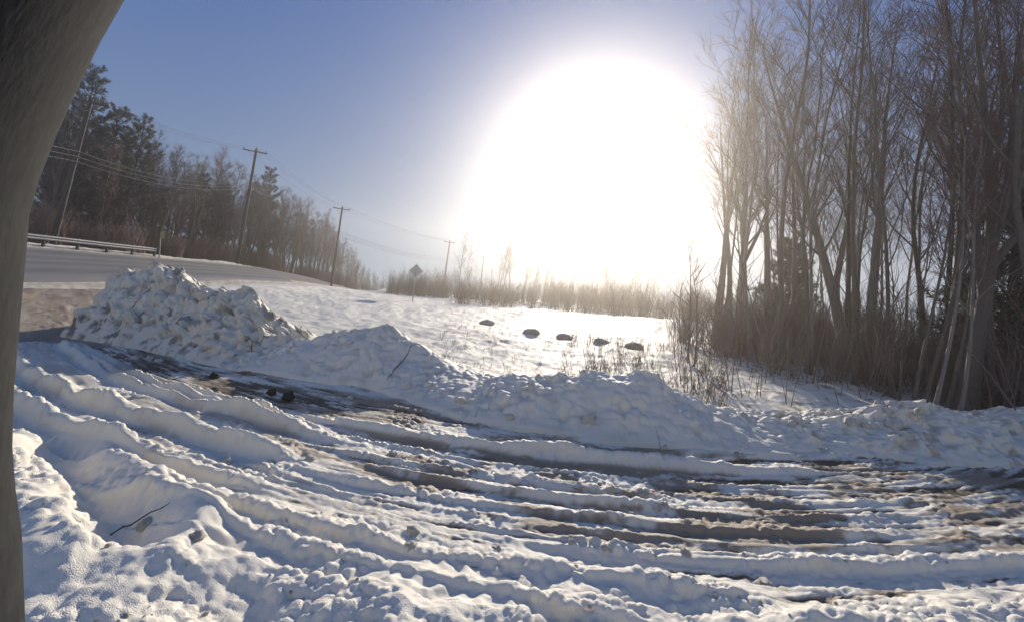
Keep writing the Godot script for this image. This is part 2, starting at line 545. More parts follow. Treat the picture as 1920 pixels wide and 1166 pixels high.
# o: h height, r trunk radius, path (trunk points) or lean, limbs, low (lowest limb), fork, bark
func make_tree(called: String, label: String, o: Dictionary, sd: int) -> Node3D:
	rng.seed = sd
	var root := Node3D.new()
	root.name = numbered(called)
	add_child(root)
	tag(root, label, "tree")
	var h: float = o.h
	var r: float = o.r
	var pts: Array = o.get("path", [])
	if pts.is_empty():
		var lean: float = o.get("lean", 0.06)
		pts = wander(Vector3(0, -0.25, 0), Vector3(rng.randfn() * lean, 1, rng.randfn() * lean).normalized(), h, 14, o.get("bend", 0.035), 0.03)
	var tb := Buf.new()
	var rad := radii(pts.size(), r, 0.018, 0.9)
	rad[0] = r * 1.35
	tube(tb, pts, rad, 8)
	put("trunk", tb.mesh(), o.bark, root)
	var tw := Buf.new()
	var lb := Buf.new()
	var turn := rng.randf() * TAU
	var nl: int = o.get("limbs", 22)
	for k in nl:
		var f: float = lerpf(o.get("low", 0.3), 0.97, (k + rng.randf()) / nl)
		turn += 2.4 + rng.randf_range(-0.5, 0.5)
		var at := along(pts, f)
		var l := h * (0.36 * (1.0 - f) + 0.09) * rng.randf_range(0.65, 1.25)
		var ang := rng.randf_range(0.35, 0.75)
		var limb := wander(at[0], aside(at[1], ang, turn), l, 6, 0.09, 0.07)
		var lr := maxf(r * (1.0 - f) * rng.randf_range(0.3, 0.5), 0.014)
		if lr > r * 0.2 and k % 3 == 0:
			var one := Buf.new()
			tube(one, limb, radii(7, lr * 1.15, 0.008), 6, false)
			put("limb", one.mesh(), o.bark, root)
		else:
			tube(lb, limb, radii(7, lr, 0.008), 5, false)
		spray(tw, limb, l, o.get("subs", 8), o.get("fines", 6), maxf(lr * 0.3, 0.007))
	for extra in o.get("forks", []):
		var one := Buf.new()
		tube(one, extra[0], radii(extra[0].size(), extra[1], 0.012), 7, false)
		put("limb", one.mesh(), o.bark, root)
		for k in 9:
			var at := along(extra[0], 0.25 + 0.08 * k)
			var l := rng.randf_range(1.2, 2.6)
			var limb := wander(at[0], aside(at[1], rng.randf_range(0.35, 0.7), rng.randf() * TAU), l, 5, 0.09, 0.07)
			tube(lb, limb, radii(6, 0.03, 0.008), 4, false)
			spray(tw, limb, l, 6, 5, 0.008)
	# limbs too small to pick apart belong to the crown
	var cr := put("crown", tw.mesh(), o.get("twig", M.twig), root)
	if lb.v.size():
		put("small_limbs", lb.mesh(), o.bark, cr)
	return root

func make_pine(called: String, label: String, h: float, wide: float, low: float, thin: float, sd: int) -> Node3D:
	rng.seed = sd
	var root := Node3D.new()
	root.name = numbered(called)
	add_child(root)
	tag(root, label, "pine tree")
	var pts := wander(Vector3(0, -0.2, 0), Vector3(0.02, 1, 0.01), h, 12, 0.012, 0.02)
	var tb := Buf.new()
	tube(tb, pts, radii(13, h * 0.016, 0.02), 8)
	put("trunk", tb.mesh(), M.dark_bark, root)
	var br := Buf.new()
	var nd := Buf.new()
	var f := low
	while f < 0.985:
		var cnt := 4 + rng.randi() % 3
		var turn := rng.randf() * TAU
		for k in cnt:
			if rng.randf() < thin:
				continue
			turn += TAU / cnt + rng.randf_range(-0.3, 0.3)
			var t := (f - low) / (1.0 - low)
			var l := wide * (pow(1.0 - t, 0.7) * (0.55 + 0.45 * smoothstep(0.0, 0.25, t)) + 0.10) * rng.randf_range(0.55, 1.2)
			var at := along(pts, f + rng.randf_range(-0.01, 0.01))
			var limb := wander(at[0], Vector3(cos(turn), rng.randf_range(-0.08, 0.35) + 0.5 * t, sin(turn)).normalized(), l, 5, 0.07, 0.07)
			tube(br, limb, radii(6, 0.02 + l * 0.012, 0.006), 4, false)
			var tufts := int(5 + l * 8.5)
			for s in tufts:
				var g := lerpf(0.28, 1.0, (s + rng.randf()) / tufts)
				var c := along(limb, g)
				var sub := wander(c[0], aside(c[1], rng.randf_range(0.2, 1.0), rng.randf() * TAU), rng.randf_range(0.12, 0.5) * (1.25 - g) + 0.15, 2, 0.2, 0.16)
				tube(br, sub, [0.008, 0.006, 0.003], 3, false)
				for q in 15:
					var e := along(sub, rng.randf_range(0.25, 1.0))
					var d := aside(e[1], rng.randf_range(0.3, 1.15), rng.randf() * TAU)
					var s2 := d.cross(Vector3(rng.randfn(), rng.randfn(), rng.randfn())).normalized() * 0.018
					var tip: Vector3 = e[0] + d * rng.randf_range(0.16, 0.32)
					var i0 := nd.v.size()
					var nn := d.cross(s2).normalized()
					nd.v.append_array([e[0] - s2, e[0] + s2, tip])
					nd.n.append_array([nn, nn, nn])
					nd.i.append_array([i0, i0 + 1, i0 + 2])
		f += rng.randf_range(0.028, 0.05)
	var cr := put("crown", nd.mesh(), M.needle, root)
	put("branches", br.mesh(), M.dark_bark, cr)
	return root

func make_shrub(sd: int, tall: float, stems: int) -> ArrayMesh:
	rng.seed = sd
	var b := Buf.new()
	for s in stems:
		var p := Vector3(rng.randfn() * 0.35, -0.15, rng.randfn() * 0.35)
		var l := tall * rng.randf_range(0.45, 1.1)
		var st := wander(p, Vector3(rng.randfn() * 0.22, 1, rng.randfn() * 0.22).normalized(), l, 4, 0.09, 0.03)
		tube(b, st, radii(5, rng.randf_range(0.010, 0.026), 0.004), 3, false)
		for k in 7:
			var at := along(st, rng.randf_range(0.25, 1.0))
			var w := wander(at[0], aside(at[1], rng.randf_range(0.3, 0.8), rng.randf() * TAU), rng.randf_range(0.25, 0.8), 2, 0.15, 0.08)
			tube(b, w, [0.006, 0.005, 0.002], 3, false)
	return b.mesh()

func scatter(called: String, mesh: Mesh, mat: Material, places: Array) -> void:
	var mm := MultiMesh.new()
	mm.transform_format = MultiMesh.TRANSFORM_3D
	mm.mesh = mesh
	mm.instance_count = places.size()
	for k in places.size():
		mm.set_instance_transform(k, places[k])
	var o := MultiMeshInstance3D.new()
	o.name = numbered(called)
	o.multimesh = mm
	o.material_override = mat
	o.set_meta("kind", "stuff")
	add_child(o)

func woods_zone(a: float) -> String:
	if a < 28.0:
		return "in the glare at the left end of right woods"
	if a < 34.0:
		return "left of the bending pale trunk in the right woods"
	if a < 40.5:
		return "between the bending pale trunk and the leaning clump"
	if a < 46.0:
		return "behind the clump of leaning stems in the right woods"
	return "around the thickest dark trunk at the right frame edge"

func row_zone(a: float) -> String:
	if a < -40.5:
		return "among the tall pines beyond the guardrail"
	if a < -37.0:
		return "just right of the tall pines, behind the yellow marker"
	if a < -30.9:
		return "left of the crossarm pole standing against the sky"
	if a < -25.5:
		return "right of the crossarm pole, around the lone pine"
	if a < -21.0:
		return "between the lone pine and the second hazy pole"
	return "at the low hazy far end of the row, past the second pole"

func stand(x: float, z: float) -> Vector3:
	return Vector3(x, base(x, z), z)

func spin(at: Vector3, s: float) -> Transform3D:
	return Transform3D(Basis(Vector3.UP, rng.randf() * TAU).scaled(Vector3(s, s * rng.randf_range(0.85, 1.15), s)), at)

# ------------------------------------------------------------------ materials
func noise_tex(freq: float, octaves: int, normal := false, strength := 4.0, sd := 3) -> NoiseTexture2D:
	var n := FastNoiseLite.new()
	n.noise_type = FastNoiseLite.TYPE_SIMPLEX_SMOOTH
	n.frequency = freq
	n.fractal_octaves = octaves
	n.seed = sd
	var t := NoiseTexture2D.new()
	t.width = 512
	t.height = 512
	t.seamless = true
	t.noise = n
	t.as_normal_map = normal
	t.bump_strength = strength
	return t

func plain(c: Color, rough: float, bump: Texture2D = null, height := 0.0, scale := 1.0) -> StandardMaterial3D:
	var m := StandardMaterial3D.new()
	m.albedo_color = c.linear_to_srgb()
	m.roughness = rough
	if bump:
		m.uv1_triplanar = true
		m.uv1_scale = Vector3.ONE * scale
		m.heightmap_enabled = true
		m.heightmap_texture = bump
		m.heightmap_scale = height
	return m

func make_materials() -> void:
	var grain := noise_tex(0.02, 5)
	var fine := noise_tex(0.05, 4, false, 4.0, 8)
	var snow := plain(Color.WHITE, 0.62, fine, 0.8, 2.9)
	snow.uv1_world_triplanar = true
	snow.vertex_color_use_as_albedo = true
	snow.metallic_specular = 0.35
	M.snow = snow
	M.chunk = plain(Color(0.80, 0.748, 0.62), 0.6, fine, 1.2, 2.2)
	M.dirty_chunk = plain(Color(0.40, 0.37, 0.325), 0.8, fine, 1.2, 2.2)
	M.clod = plain(Color(0.035, 0.028, 0.022), 0.9, fine, 1.5, 3.0)
	var asphalt := plain(Color.WHITE, 0.7, fine, 0.4, 2.0)
	asphalt.uv1_world_triplanar = true
	asphalt.vertex_color_use_as_albedo = true
	M.asphalt = asphalt
	M.bark = plain(Color(0.13, 0.105, 0.085), 0.85, grain, 2.5, 1.6)
	M.dark_bark = plain(Color(0.07, 0.056, 0.046), 0.9, grain, 2.5, 1.6)
	M.pale_bark = plain(Color(0.21, 0.18, 0.155), 0.75, grain, 1.5, 1.6)
	M.twig = plain(Color(0.125, 0.062, 0.060), 0.75)
	M.grey_twig = plain(Color(0.13, 0.105, 0.09), 0.75)
	M.brush = plain(Color(0.17, 0.115, 0.10), 0.85)
	M.brush_grey = plain(Color(0.19, 0.155, 0.13), 0.85)
	M.brush_red = plain(Color(0.16, 0.085, 0.075), 0.85)
	M.mound = plain(Color(0.40, 0.36, 0.32), 0.9, fine, 2.0, 2.0)
	M.straw = plain(Color(0.17, 0.135, 0.10), 0.85)
	M.needle = plain(Color(0.050, 0.062, 0.040), 0.7)
	M.needle.backlight_enabled = true
	M.needle.backlight = Color(0.25, 0.25, 0.25)
	M.pole = plain(Color(0.060, 0.051, 0.044), 0.85, grain, 1.0, 2.0)
	M.steel = plain(Color(0.30, 0.30, 0.295), 0.6, fine, 0.2, 2.0)
	M.steel.metallic = 0.3
	M.wire = plain(Color(0.09, 0.09, 0.09), 0.75)
	M.cable = plain(Color(0.13, 0.125, 0.12), 0.75)
	M.porcelain = plain(Color(0.2, 0.16, 0.13), 0.25)
	M.yellow = plain(Color(0.36, 0.33, 0.09), 0.5)
	M.sign_back = plain(Color(0.42, 0.42, 0.41), 0.5, fine, 0.1, 2.0)
	var post := plain(Color(0.046, 0.046, 0.0455), 0.9, fine, 0.03, 3.0)
	post.metallic_specular = 0.2
	post.uv1_scale = Vector3(7, 2.5, 7)
	var ramp := Gradient.new()
	ramp.set_color(0, Color(0.74, 0.74, 0.74))
	ramp.set_color(1, Color(1, 1, 1))
	var tint := noise_tex(0.02, 4, false, 4.0, 21)
	tint.color_ramp = ramp
	post.albedo_texture = tint
	M.post = post

# ------------------------------------------------------------------ sky
func make_sky(sun: Vector3) -> Sky:
	var w := 768
	var h := 384
	var im := Image.create(w, h, false, Image.FORMAT_RGBF)
	for y in h:
		var el := PI / 2 - (y + 0.5) / h * PI
		var se := sin(el)
		for x in w:
			var az := ((x + 0.5) / w - 0.5) * TAU
			var d := Vector3(sin(az) * cos(el), se, -cos(az) * cos(el))
			var t := 1.0 - pow(clampf(1.0 - maxf(se, 0.0), 0, 1), 2.6)
			var c := Color(0.175, 0.235, 0.315).lerp(Color(0.022, 0.074, 0.232), t)
			var th := rad_to_deg(acos(clampf(d.dot(sun), -1, 1)))
			var glow := 1.5 * exp(-pow(th / 9.4, 7))
			c += Color(1.0, 0.94, 0.83) * glow + Color(0.13, 0.105, 0.065) * exp(-pow(th / 20.0, 2)) + Color(0.05, 0.038, 0.02) * exp(-pow(th / 38.0, 2))
			im.set_pixel(x, y, c)
	var m := PanoramaSkyMaterial.new()
	m.panorama = ImageTexture.create_from_image(im)
	var s := Sky.new()
	s.sky_material = m
	return s

func _ready() -> void:
	# ---------------- camera
	var cam := Camera3D.new()
	cam.name = "camera"
	var pitch := deg_to_rad(5.0)
	var roll := deg_to_rad(5.0)
	var look := Basis(Vector3.RIGHT, pitch) * Basis(Vector3.BACK, roll)
	cam.transform = Transform3D(look, Vector3(0, 2.6, 0))
	cam.projection = Camera3D.PROJECTION_FRUSTUM
	cam.near = 0.05
	cam.far = 700.0
	cam.size = 2.0 * cam.near * 583.0 / 850.0
	cam.frustum_offset = Vector2(0, -cam.near * (583.0 - 481.35) / 850.0)
	add_child(cam)
	cam.current = true
	# ---------------- sun, sky, haze
	var az := deg_to_rad(10.4)
	var el := deg_to_rad(18.3)
	var sun_at := Vector3(sin(az) * cos(el), sin(el), -cos(az) * cos(el))
	var sun := DirectionalLight3D.new()
	sun.name = "sun"
	sun.look_at_from_position(Vector3.ZERO, -sun_at)
	sun.light_energy = 1.26
	sun.light_color = Color(1.0, 0.955, 0.89)
	sun.light_angular_distance = 0.5
	sun.shadow_enabled = true
	add_child(sun)
	var e := Environment.new()
	e.background_mode = Environment.BG_SKY
	e.sky = make_sky(sun_at)
	e.background_energy_multiplier = 1.0
	e.tonemap_mode = Environment.TONE_MAPPER_LINEAR
	e.tonemap_exposure = 1.6
	e.sdfgi_enabled = true
	e.ssao_enabled = true
	e.ssil_enabled = true
	e.volumetric_fog_enabled = true
	e.volumetric_fog_density = 0.0024
	e.volumetric_fog_albedo = Color(1.0, 0.975, 0.93)
	e.volumetric_fog_anisotropy = 0.82
	var we := WorldEnvironment.new()
	we.name = "environment"
	we.environment = e
	add_child(we)
	# ---------------- noises
	n_soft.seed = 11
	n_soft.frequency = 0.45
	n_soft.fractal_octaves = 2
	n_mid.seed = 12
	n_mid.frequency = 1.9
	n_mid.fractal_octaves = 3
	for n in [n_lump, n_crumb]:
		n.noise_type = FastNoiseLite.TYPE_CELLULAR
		n.cellular_return_type = FastNoiseLite.RETURN_DISTANCE
		n.fractal_type = FastNoiseLite.FRACTAL_NONE
	n_lump.seed = 13
	n_lump.frequency = 4.2
	n_crumb.seed = 14
	n_crumb.frequency = 9.5
	n_dirt.seed = 15
	n_dirt.frequency = 0.55
	n_dirt.fractal_octaves = 4
	# wheel tracks: centre, half width, depth, ridge, bend, from x, to x
	tracks = [
		[3.70, .15, .05, .08, .003, -5, 9], [4.25, .15, .05, .10, -.002, -4, 3], [4.85, .16, .05, .125, .001, 0, 13], [4.85, .20, .08, .17, -.003, -10, -2.4], [5.30, .12, .04, .05, .004, -2, 13], [5.60, .12, .04, .06, -.004, -3, 6],
		[5.75, .20, .08, .17, -.002, -13, -2.6], [6.05, .13, .05, .10, .002, -2, 4], [6.05, .13, .04, .05, -.004, 3, 13], [6.45, .12, .04, .06, -.003, -3, 6], [6.70, .18, .07, .15, .001, -13, -2], [6.85, .12, .03, .04, .003, -1, 14], [7.15, .15, .06, .11, 0, -13, -3],
		[5.05, .07, .03, .04, .012, -5, 4], [5.45, .06, .03, .035, -.010, -6, 9], [6.25, .07, .03, .04, .009, -8, 7], [6.6, .06, .03, .035, -.008, -2, 10], [7.0, .07, .03, .04, .006, -10, 9], [7.9, .06, .03, .03, -.006, 0, 11],
		[7.45, .24, .07, .22, .0005, -3.5, 6.2], [7.62, .13, .05, .06, -.001, -13, 0], [8.25, .20, .06, .13, .001, 2.0, 8], [8.6, .15, .03, .04, .002, 0, 14], [9.05, .22, .04, .05, 0, -14, 2], [9.5, .2, .03, .04, .001, -14, 0]]
	make_materials()
	make_grid()
	build_ground()
	build_road()
	build_banks()
	build_woods()
	build_roadside()
	build_small_things()

func build_banks() -> void:
	for k in 5:
		shapes.append(lump_mesh(50 + k, .55))
	snowbank("tall dirty snowbank of ploughed chunks beside the driveway, largest of the banks", crest_of([[-40.9, 20.9, .9], [-40.2, 20.8, 1.7], [-39.3, 20.7, 2.3], [-38.2, 20.3, 2.5], [-36.5, 19.8, 2.55], [-34.5, 19, 2.1], [-32.5, 18.4, 1.85], [-29.8, 17.2, 1.85], [-27.5, 16.4, 1.35], [-25.0, 15.6, .85], [-23, 14.9, .55]]), 2.2, 2.2, .8, 1.5)
	snowbank("smooth grey peaked snowbank between the dirty bank and the long low one", crest_of([[-26, 15.2, .35], [-24, 14.8, .75], [-19.6, 13.8, 1.12], [-14.8, 13.2, 1.38], [-10.8, 12.8, 1.0], [-6, 12, .62], [-1.5, 11.2, .55], [2, 10.8, .4]]), 1.8, 2.0, .2, .34)
	snowbank("broad rounded snowbank in shade in front of the weedy field", crest_of([[-3, 11, .4], [0, 10.9, .68], [6.5, 10.6, .88], [12.3, 10.6, 1.05], [16.7, 10.8, 1.06], [20.3, 11, .8], [23.8, 11.3, .56], [28, 11.8, .3], [30.5, 12, .2]]), 1.7, 1.9, .16, .38)
	snowbank("low long snowbank with chunks below the brush on the right", crest_of([[26, 11.7, .25], [28, 11.8, .33], [33, 12.5, .36], [37.4, 13.3, .48], [40, 14, .5]]), 1.3, 1.6, .3, .8)
	snowbank("humped snowbank speckled with dirt in front of the leaning thin trunks", crest_of([[37, 13.4, .25], [39, 13.9, .6], [41, 14.4, .86], [43.5, 15.3, .76], [45.5, 16.2, .56], [47.5, 17, .4]]), 1.7, 1.8, .45, .8)
	snowbank("blue shaded snowbank at the foot of the thickest right trunk, at the frame edge", crest_of([[45, 16.3, .35], [47, 17, .66], [48.5, 17.6, .84], [51, 18.6, .9], [54, 19.8, .8], [57, 21, .5]]), 1.9, 1.8, .45, .8)

func build_woods() -> void:
	var kinds := []
	for k in 9:
		var pale: bool = k % 4 == 1
		kinds.append(make_tree("bare_tree", "slender bare tree among the crowded trunks of the right woods", {"h": 13.5 + k * 0.6, "r": 0.068 + 0.012 * (k % 5), "limbs": 19 + k % 4, "subs": 7, "fines": 5, "low": 0.28 + 0.05 * (k % 4), "lean": 0.05, "bend": 0.04, "bark": [M.bark, M.pale_bark, M.dark_bark, M.bark][k % 4], "twig": [M.twig, M.grey_twig, M.twig][k % 3]}, 100 + k))
	var used := 0
	var spots := []
	rng.seed = 5
	var tries := 0
	while spots.size() < 64 and tries < 4000:
		tries += 1
		var a := rng.randf_range(24.5, 56.0)
		var front: float = lerpf(27, 21, smoothstep(22, 40, a)) - 1.0 * smoothstep(40, 47, a)
		var r := front + pow(rng.randf(), 1.2) * 24.0
		var p := polar(a, r)
		var ok := a > 31.0 or rng.randf() < 0.45
		for s in spots:
			if s.distance_to(p) < 0.9:
				ok = false
				break
		if ok:
			spots.append(p)
	for p in spots:
		var at := stand(p.x, p.y)
		var bearing := rad_to_deg(atan2(p.x, -p.y))
		var pick: int = used if used < kinds.size() else rng.randi() % kinds.size()
		var label: String = ["slender bare tree ", "pale-barked bare tree ", "dark-barked bare tree ", "slender bare tree "][pick % 4] + woods_zone(bearing)
		var g := "bare trees " + woods_zone(bearing)
		if used < kinds.size():
			var o: Node3D = kinds[used]
			o.set_meta("label", label)
			o.transform = Transform3D(Basis(Vector3.UP, rng.randf() * TAU), at)
			o.set_meta("group", g)
		else:
			dup(kinds[pick], at, rng.randf() * TAU, rng.randf_range(0.75, 1.2), label, g)
		used += 1
	var tall := [[28.6, 24.5, 1.25], [31.0, 23.0, 1.3], [33.8, 23.5, 1.25], [37.5, 22.0, 1.2], [40.5, 21.0, 1.15], [26.6, 30.0, 1.3], [50.0, 19.0, 1.1]]
	var where := ["first right of the lone forked trunk in the glare", "in front of the hazed bushy conifer", "crossing the upper bend of the pale trunk", "just right of the base of the bending trunk", "just left of the leaning clump of stems", "beside the lone forked trunk, on its far side", "at the right frame edge"]
	for k in tall.size():
		var p := polar(tall[k][0], tall[k][1])
		dup(kinds[(k * 2 + 1) % 9], stand(p.x, p.y), k * 2.0, tall[k][2], "tallest bare tree " + where[k], "tallest bare trees along the front of the right woods")
	# trees far back in the glare below the sun
	for k in 72:
		var a := rng.randf_range(-7.0, 24.0)
		var p := polar(a, rng.randf_range(58, 105))
		dup(kinds[rng.randi() % kinds.size()], stand(p.x, p.y), rng.randf() * TAU, rng.randf_range(0.32, 0.58), "small bare tree faint in the glare at the far end of the field", "far trees in the glare under the sun")
	# trees one can pick out
	var t1 := [Vector3(0, -.3, 0), Vector3(-.15, 1.6, 0), Vector3(-.45, 3.2, -.1), Vector3(-1.0, 5.0, -.1), Vector3(-1.75, 7.0, .1), Vector3(-2.5, 9.0, .2), Vector3(-3.3, 11.2, .2), Vector3(-4.0, 13.5, .1), Vector3(-4.4, 15.5, 0)]
	make_tree("bare_tree", "thick pale ringed trunk bending left as it rises, at the front of the brush", {"h": 15.0, "r": .30, "path": t1, "limbs": 24, "low": .36, "bark": M.pale_bark, "twig": M.grey_twig, "forks": [[[Vector3(-.5, 3.4, -.1), Vector3(-.1, 5.2, -.2), Vector3(.25, 7.5, -.2), Vector3(.4, 10, -.1), Vector3(.3, 13, 0)], .17]]}, 301).position = stand(15.6, -21.0)
	var t2 := [Vector3(0, -.3, 0), Vector3(.25, 1.5, 0), Vector3(.55, 3.0, 0), Vector3(.8, 4.6, 0), Vector3(.75, 6.4, .1), Vector3(.6, 8.6, .1), Vector3(.5, 11, 0), Vector3(.3, 13.6, 0), Vector3(.2, 15, 0)]
	make_tree("bare_tree", "thickest dark trunk on the right, forking into several tall stems", {"h": 15.0, "r": .26, "path": t2, "limbs": 22, "low": .38, "bark": M.bark, "forks": [[[Vector3(.75, 4.4, 0), Vector3(1.6, 5.4, -.1), Vector3(2.6, 6.4, -.2), Vector3(3.7, 7.8, -.2), Vector3(4.6, 10, -.3)], .15], [[Vector3(.6, 3.4, 0), Vector3(.2, 5.2, .2), Vector3(-.1, 7.4, .3), Vector3(-.5, 10, .3), Vector3(-1.2, 14, .2)], .14], [[Vector3(.8, 4.8, 0), Vector3(1.1, 6.6, .2), Vector3(1.2, 9, .3), Vector3(1.5, 12, .3), Vector3(2.1, 15, .2)], .13]]}, 302).position = stand(14.0, -13.9)
	var t3 := [Vector3(0, -.3, 0), Vector3(.3, 1.5, 0), Vector3(.75, 3.2, 0), Vector3(1.3, 5.4, 0), Vector3(1.6, 8, 0), Vector3(1.7, 11, 0)]
	make_tree("bare_tree", "thin pale grey trunk leaning right at the frame edge beside a dark conifer", {"h": 11.0, "r": .13, "path": t3, "limbs": 12, "low": .55, "bark": M.pale_bark, "twig": M.grey_twig}, 303).position = stand(16.6, -15.1)
	var t4 := [Vector3(0, -.3, 0), Vector3(.1, 2.5, 0), Vector3(.9, 4.6, 0), Vector3(1.7, 6.2, 0), Vector3(2.3, 8.4, 0), Vector3(2.5, 11, 0)]
	make_tree("bare_tree", "pale bowed stem curving right behind the thickest trunk", {"h": 11.0, "r": .10, "path": t4, "limbs": 10, "low": .55, "bark": M.pale_bark, "twig": M.twig}, 304).position = stand(16.2, -17.0)
	make_tree("bare_tree", "straight forked trunk standing alone in the glare right of the sun", {"h": 14.5, "r": .26, "limbs": 22, "low": .34, "lean": .01, "bend": .015, "bark": M.pale_bark, "twig": M.grey_twig, "forks": [[[Vector3(0, 5.0, 0), Vector3(.7, 6.6, 0), Vector3(1.2, 8.4, .1), Vector3(1.5, 11, .1)], .12]]}, 305).position = stand(12.6, -24.4)
	var thick := [[24.7, 29.0, "thick hazed trunk left of the lone forked one, nearest the sun"], [25.9, 33.5, "thick hazed trunk behind the lone forked one"], [29.6, 28.5, "thick straight trunk just right of the lone forked one"], [32.2, 30.5, "thick straight trunk beside the bushy conifer"], [38.6, 24.0, "thick straight trunk right of the bending pale one"]]
	for k in thick.size():
		var p := polar(thick[k][0], thick[k][1])
		make_tree("bare_tree", thick[k][2], {"h": 16.0, "r": .21 + .02 * (k % 3), "limbs": 18, "low": .4, "lean": .03, "bend": .025, "subs": 6, "fines": 4, "bark": [M.pale_bark, M.bark][k % 2], "twig": M.twig}, 330 + k).position = stand(p.x, p.y)
	var leaners := [[42.0, 18.2, .30, "first"], [42.7, 18.6, .36, "second"], [43.3, 18.0, .27, "third"], [43.9, 18.7, .33, "fourth"], [44.6, 18.3, .24, "fifth"]]
	for w in leaners:
		var path := []
		for k in 8:
			var t := k / 7.0
			path.append(Vector3(w[2] * 5.0 * t * (1.0 - 0.25 * t), -.2 + 8.5 * t, 0.15 * sin(t * 5.0 + w[0])))
		var p := polar(w[0], w[1])
		make_tree("leaning_sapling", "%s thin stem from the left in the clump leaning right behind the humped snowbank" % w[3], {"h": 8.5, "r": .055, "path": path, "limbs": 9, "low": .35, "subs": 5, "fines": 5, "bark": M.pale_bark if w[3] in ["third", "fifth"] else M.bark}, int(400 + w[0] * 10)).position = stand(p.x, p.y)
	# conifers in the right woods
	var fir := make_pine("conifer", "dark dense conifer filling the gap behind the trunks at the right frame edge", 7.5, 2.6, .05, .05, 501)
	var fp := polar(47.6, 23.5)
	fir.position = stand(fp.x, fp.y)
	fp = polar(31.6, 34)
	dup(fir, stand(fp.x, fp.y), 1.0, .95, "dark bushy conifer left of the bending pale trunk, hazed by glare")
	fp = polar(52.5, 24)
	dup(fir, stand(fp.x, fp.y), 2.0, .9, "dark conifer in shade, farther right than the dense one at the edge")
	# red brown brush under the trees
	for kind in 3:
		var places := []
		rng.seed = 600 + kind
		var hub := Vector2.ZERO
		for k in 66:
			if k % 4 == 0:
				var a := rng.randf_range(20.0, 56.0)
				hub = polar(a, lerpf(24.0, 20.2, smoothstep(22, 40, a)) + rng.randf() * 11.0)
			var p := hub + Vector2(rng.randfn(), rng.randfn()) * 0.8
			places.append(spin(stand(p.x, p.y), rng.randf_range(0.6, 1.5)))
		for k in 110:
			var p := polar(rng.randf_range(-15.0, 24.0), rng.randf_range(50, 82))
			if p.x < -6.0 and p.y > -62.0:
				p *= 1.25
			places.append(spin(stand(p.x, p.y), rng.randf_range(0.5, 1.7)))
		scatter("brush_thicket", make_shrub(70 + kind, 2.7, 20), [M.brush, M.brush_grey, M.brush_red][kind], places)
	# saplings standing clear in the snow before the brush
	var sap := []
	for k in 3:
		rng.seed = 720 + k
		var b := Buf.new()
		var st := wander(Vector3(0, -.2, 0), Vector3(rng.randfn() * .12, 1, rng.randfn() * .12).normalized(), 1.9, 6, .06, .02)
		tube(b, st, radii(7, .016, .004), 4)
		for q in 9:
			var at := along(st, rng.randf_range(.25, 1))
			tube(b, wander(at[0], aside(at[1], rng.randf_range(.4, .8), rng.randf() * TAU), rng.randf_range(.25, .7), 2, .15, .08), [.006, .005, .002], 3, false)
		sap.append(b.mesh())
	rng.seed = 77
	for k in 80:
		var a := rng.randf_range(20.0, 48.0)
		var p := polar(a, lerpf(15.0, 18.0, smoothstep(28, 46, a)) + rng.randf() * 6.0)
		var o := put("sapling", sap[k % 3], M.brush)
		o.transform = spin(stand(p.x, p.y), rng.randf_range(.6, 1.3))
		tag(o, "thin low sapling " + woods_zone(a), "sapling", "saplings in the snow " + woods_zone(a))
	# taller saplings rising out of the brush
	for k in 30:
		var sa := rng.randf_range(21.0, 52.0)
		var p := polar(sa, rng.randf_range(19.5, 27.0))
		var o := put("tall_sapling", sap[k % 3], [M.brush, M.bark, M.brush_red][k % 3])
		o.transform = spin(stand(p.x, p.y), rng.randf_range(1.7, 2.9))
		tag(o, "tall sapling in brush " + woods_zone(sa), "sapling", "tall saplings in the brush " + woods_zone(sa))
	# dry weeds through the snow of the field
	rng.seed = 88
	var stalk := Buf.new()
	for k in 7:
		var st := wander(Vector3(rng.randfn() * .12, -.1, rng.randfn() * .12), Vector3(rng.randfn() * .15, 1, rng.randfn() * .15).normalized(), rng.randf_range(.4, 1.0), 3, .1, 0)
		tube(stalk, st, [.006, .005, .004, .002], 3, false)
		tube(stalk, wander(st[2], aside(Vector3.UP, .5, rng.randf() * TAU), .2, 2, .1, 0), [.006, .009, .002], 3, false)
	var places := []
	for k in 620:
		var a := rng.randf_range(-8.0, 26.0)
		var r := 12.0 + pow(rng.randf(), 1.3) * 13.0
		var p := polar(a, r)
		if a < 8 and rng.randf() < .55:
			continue
		places.append(spin(stand(p.x, p.y), rng.randf_range(.2, .55) if a < 8 else rng.randf_range(.35, .95)))
	scatter("dry_weeds", stalk.mesh(), M.straw, places)

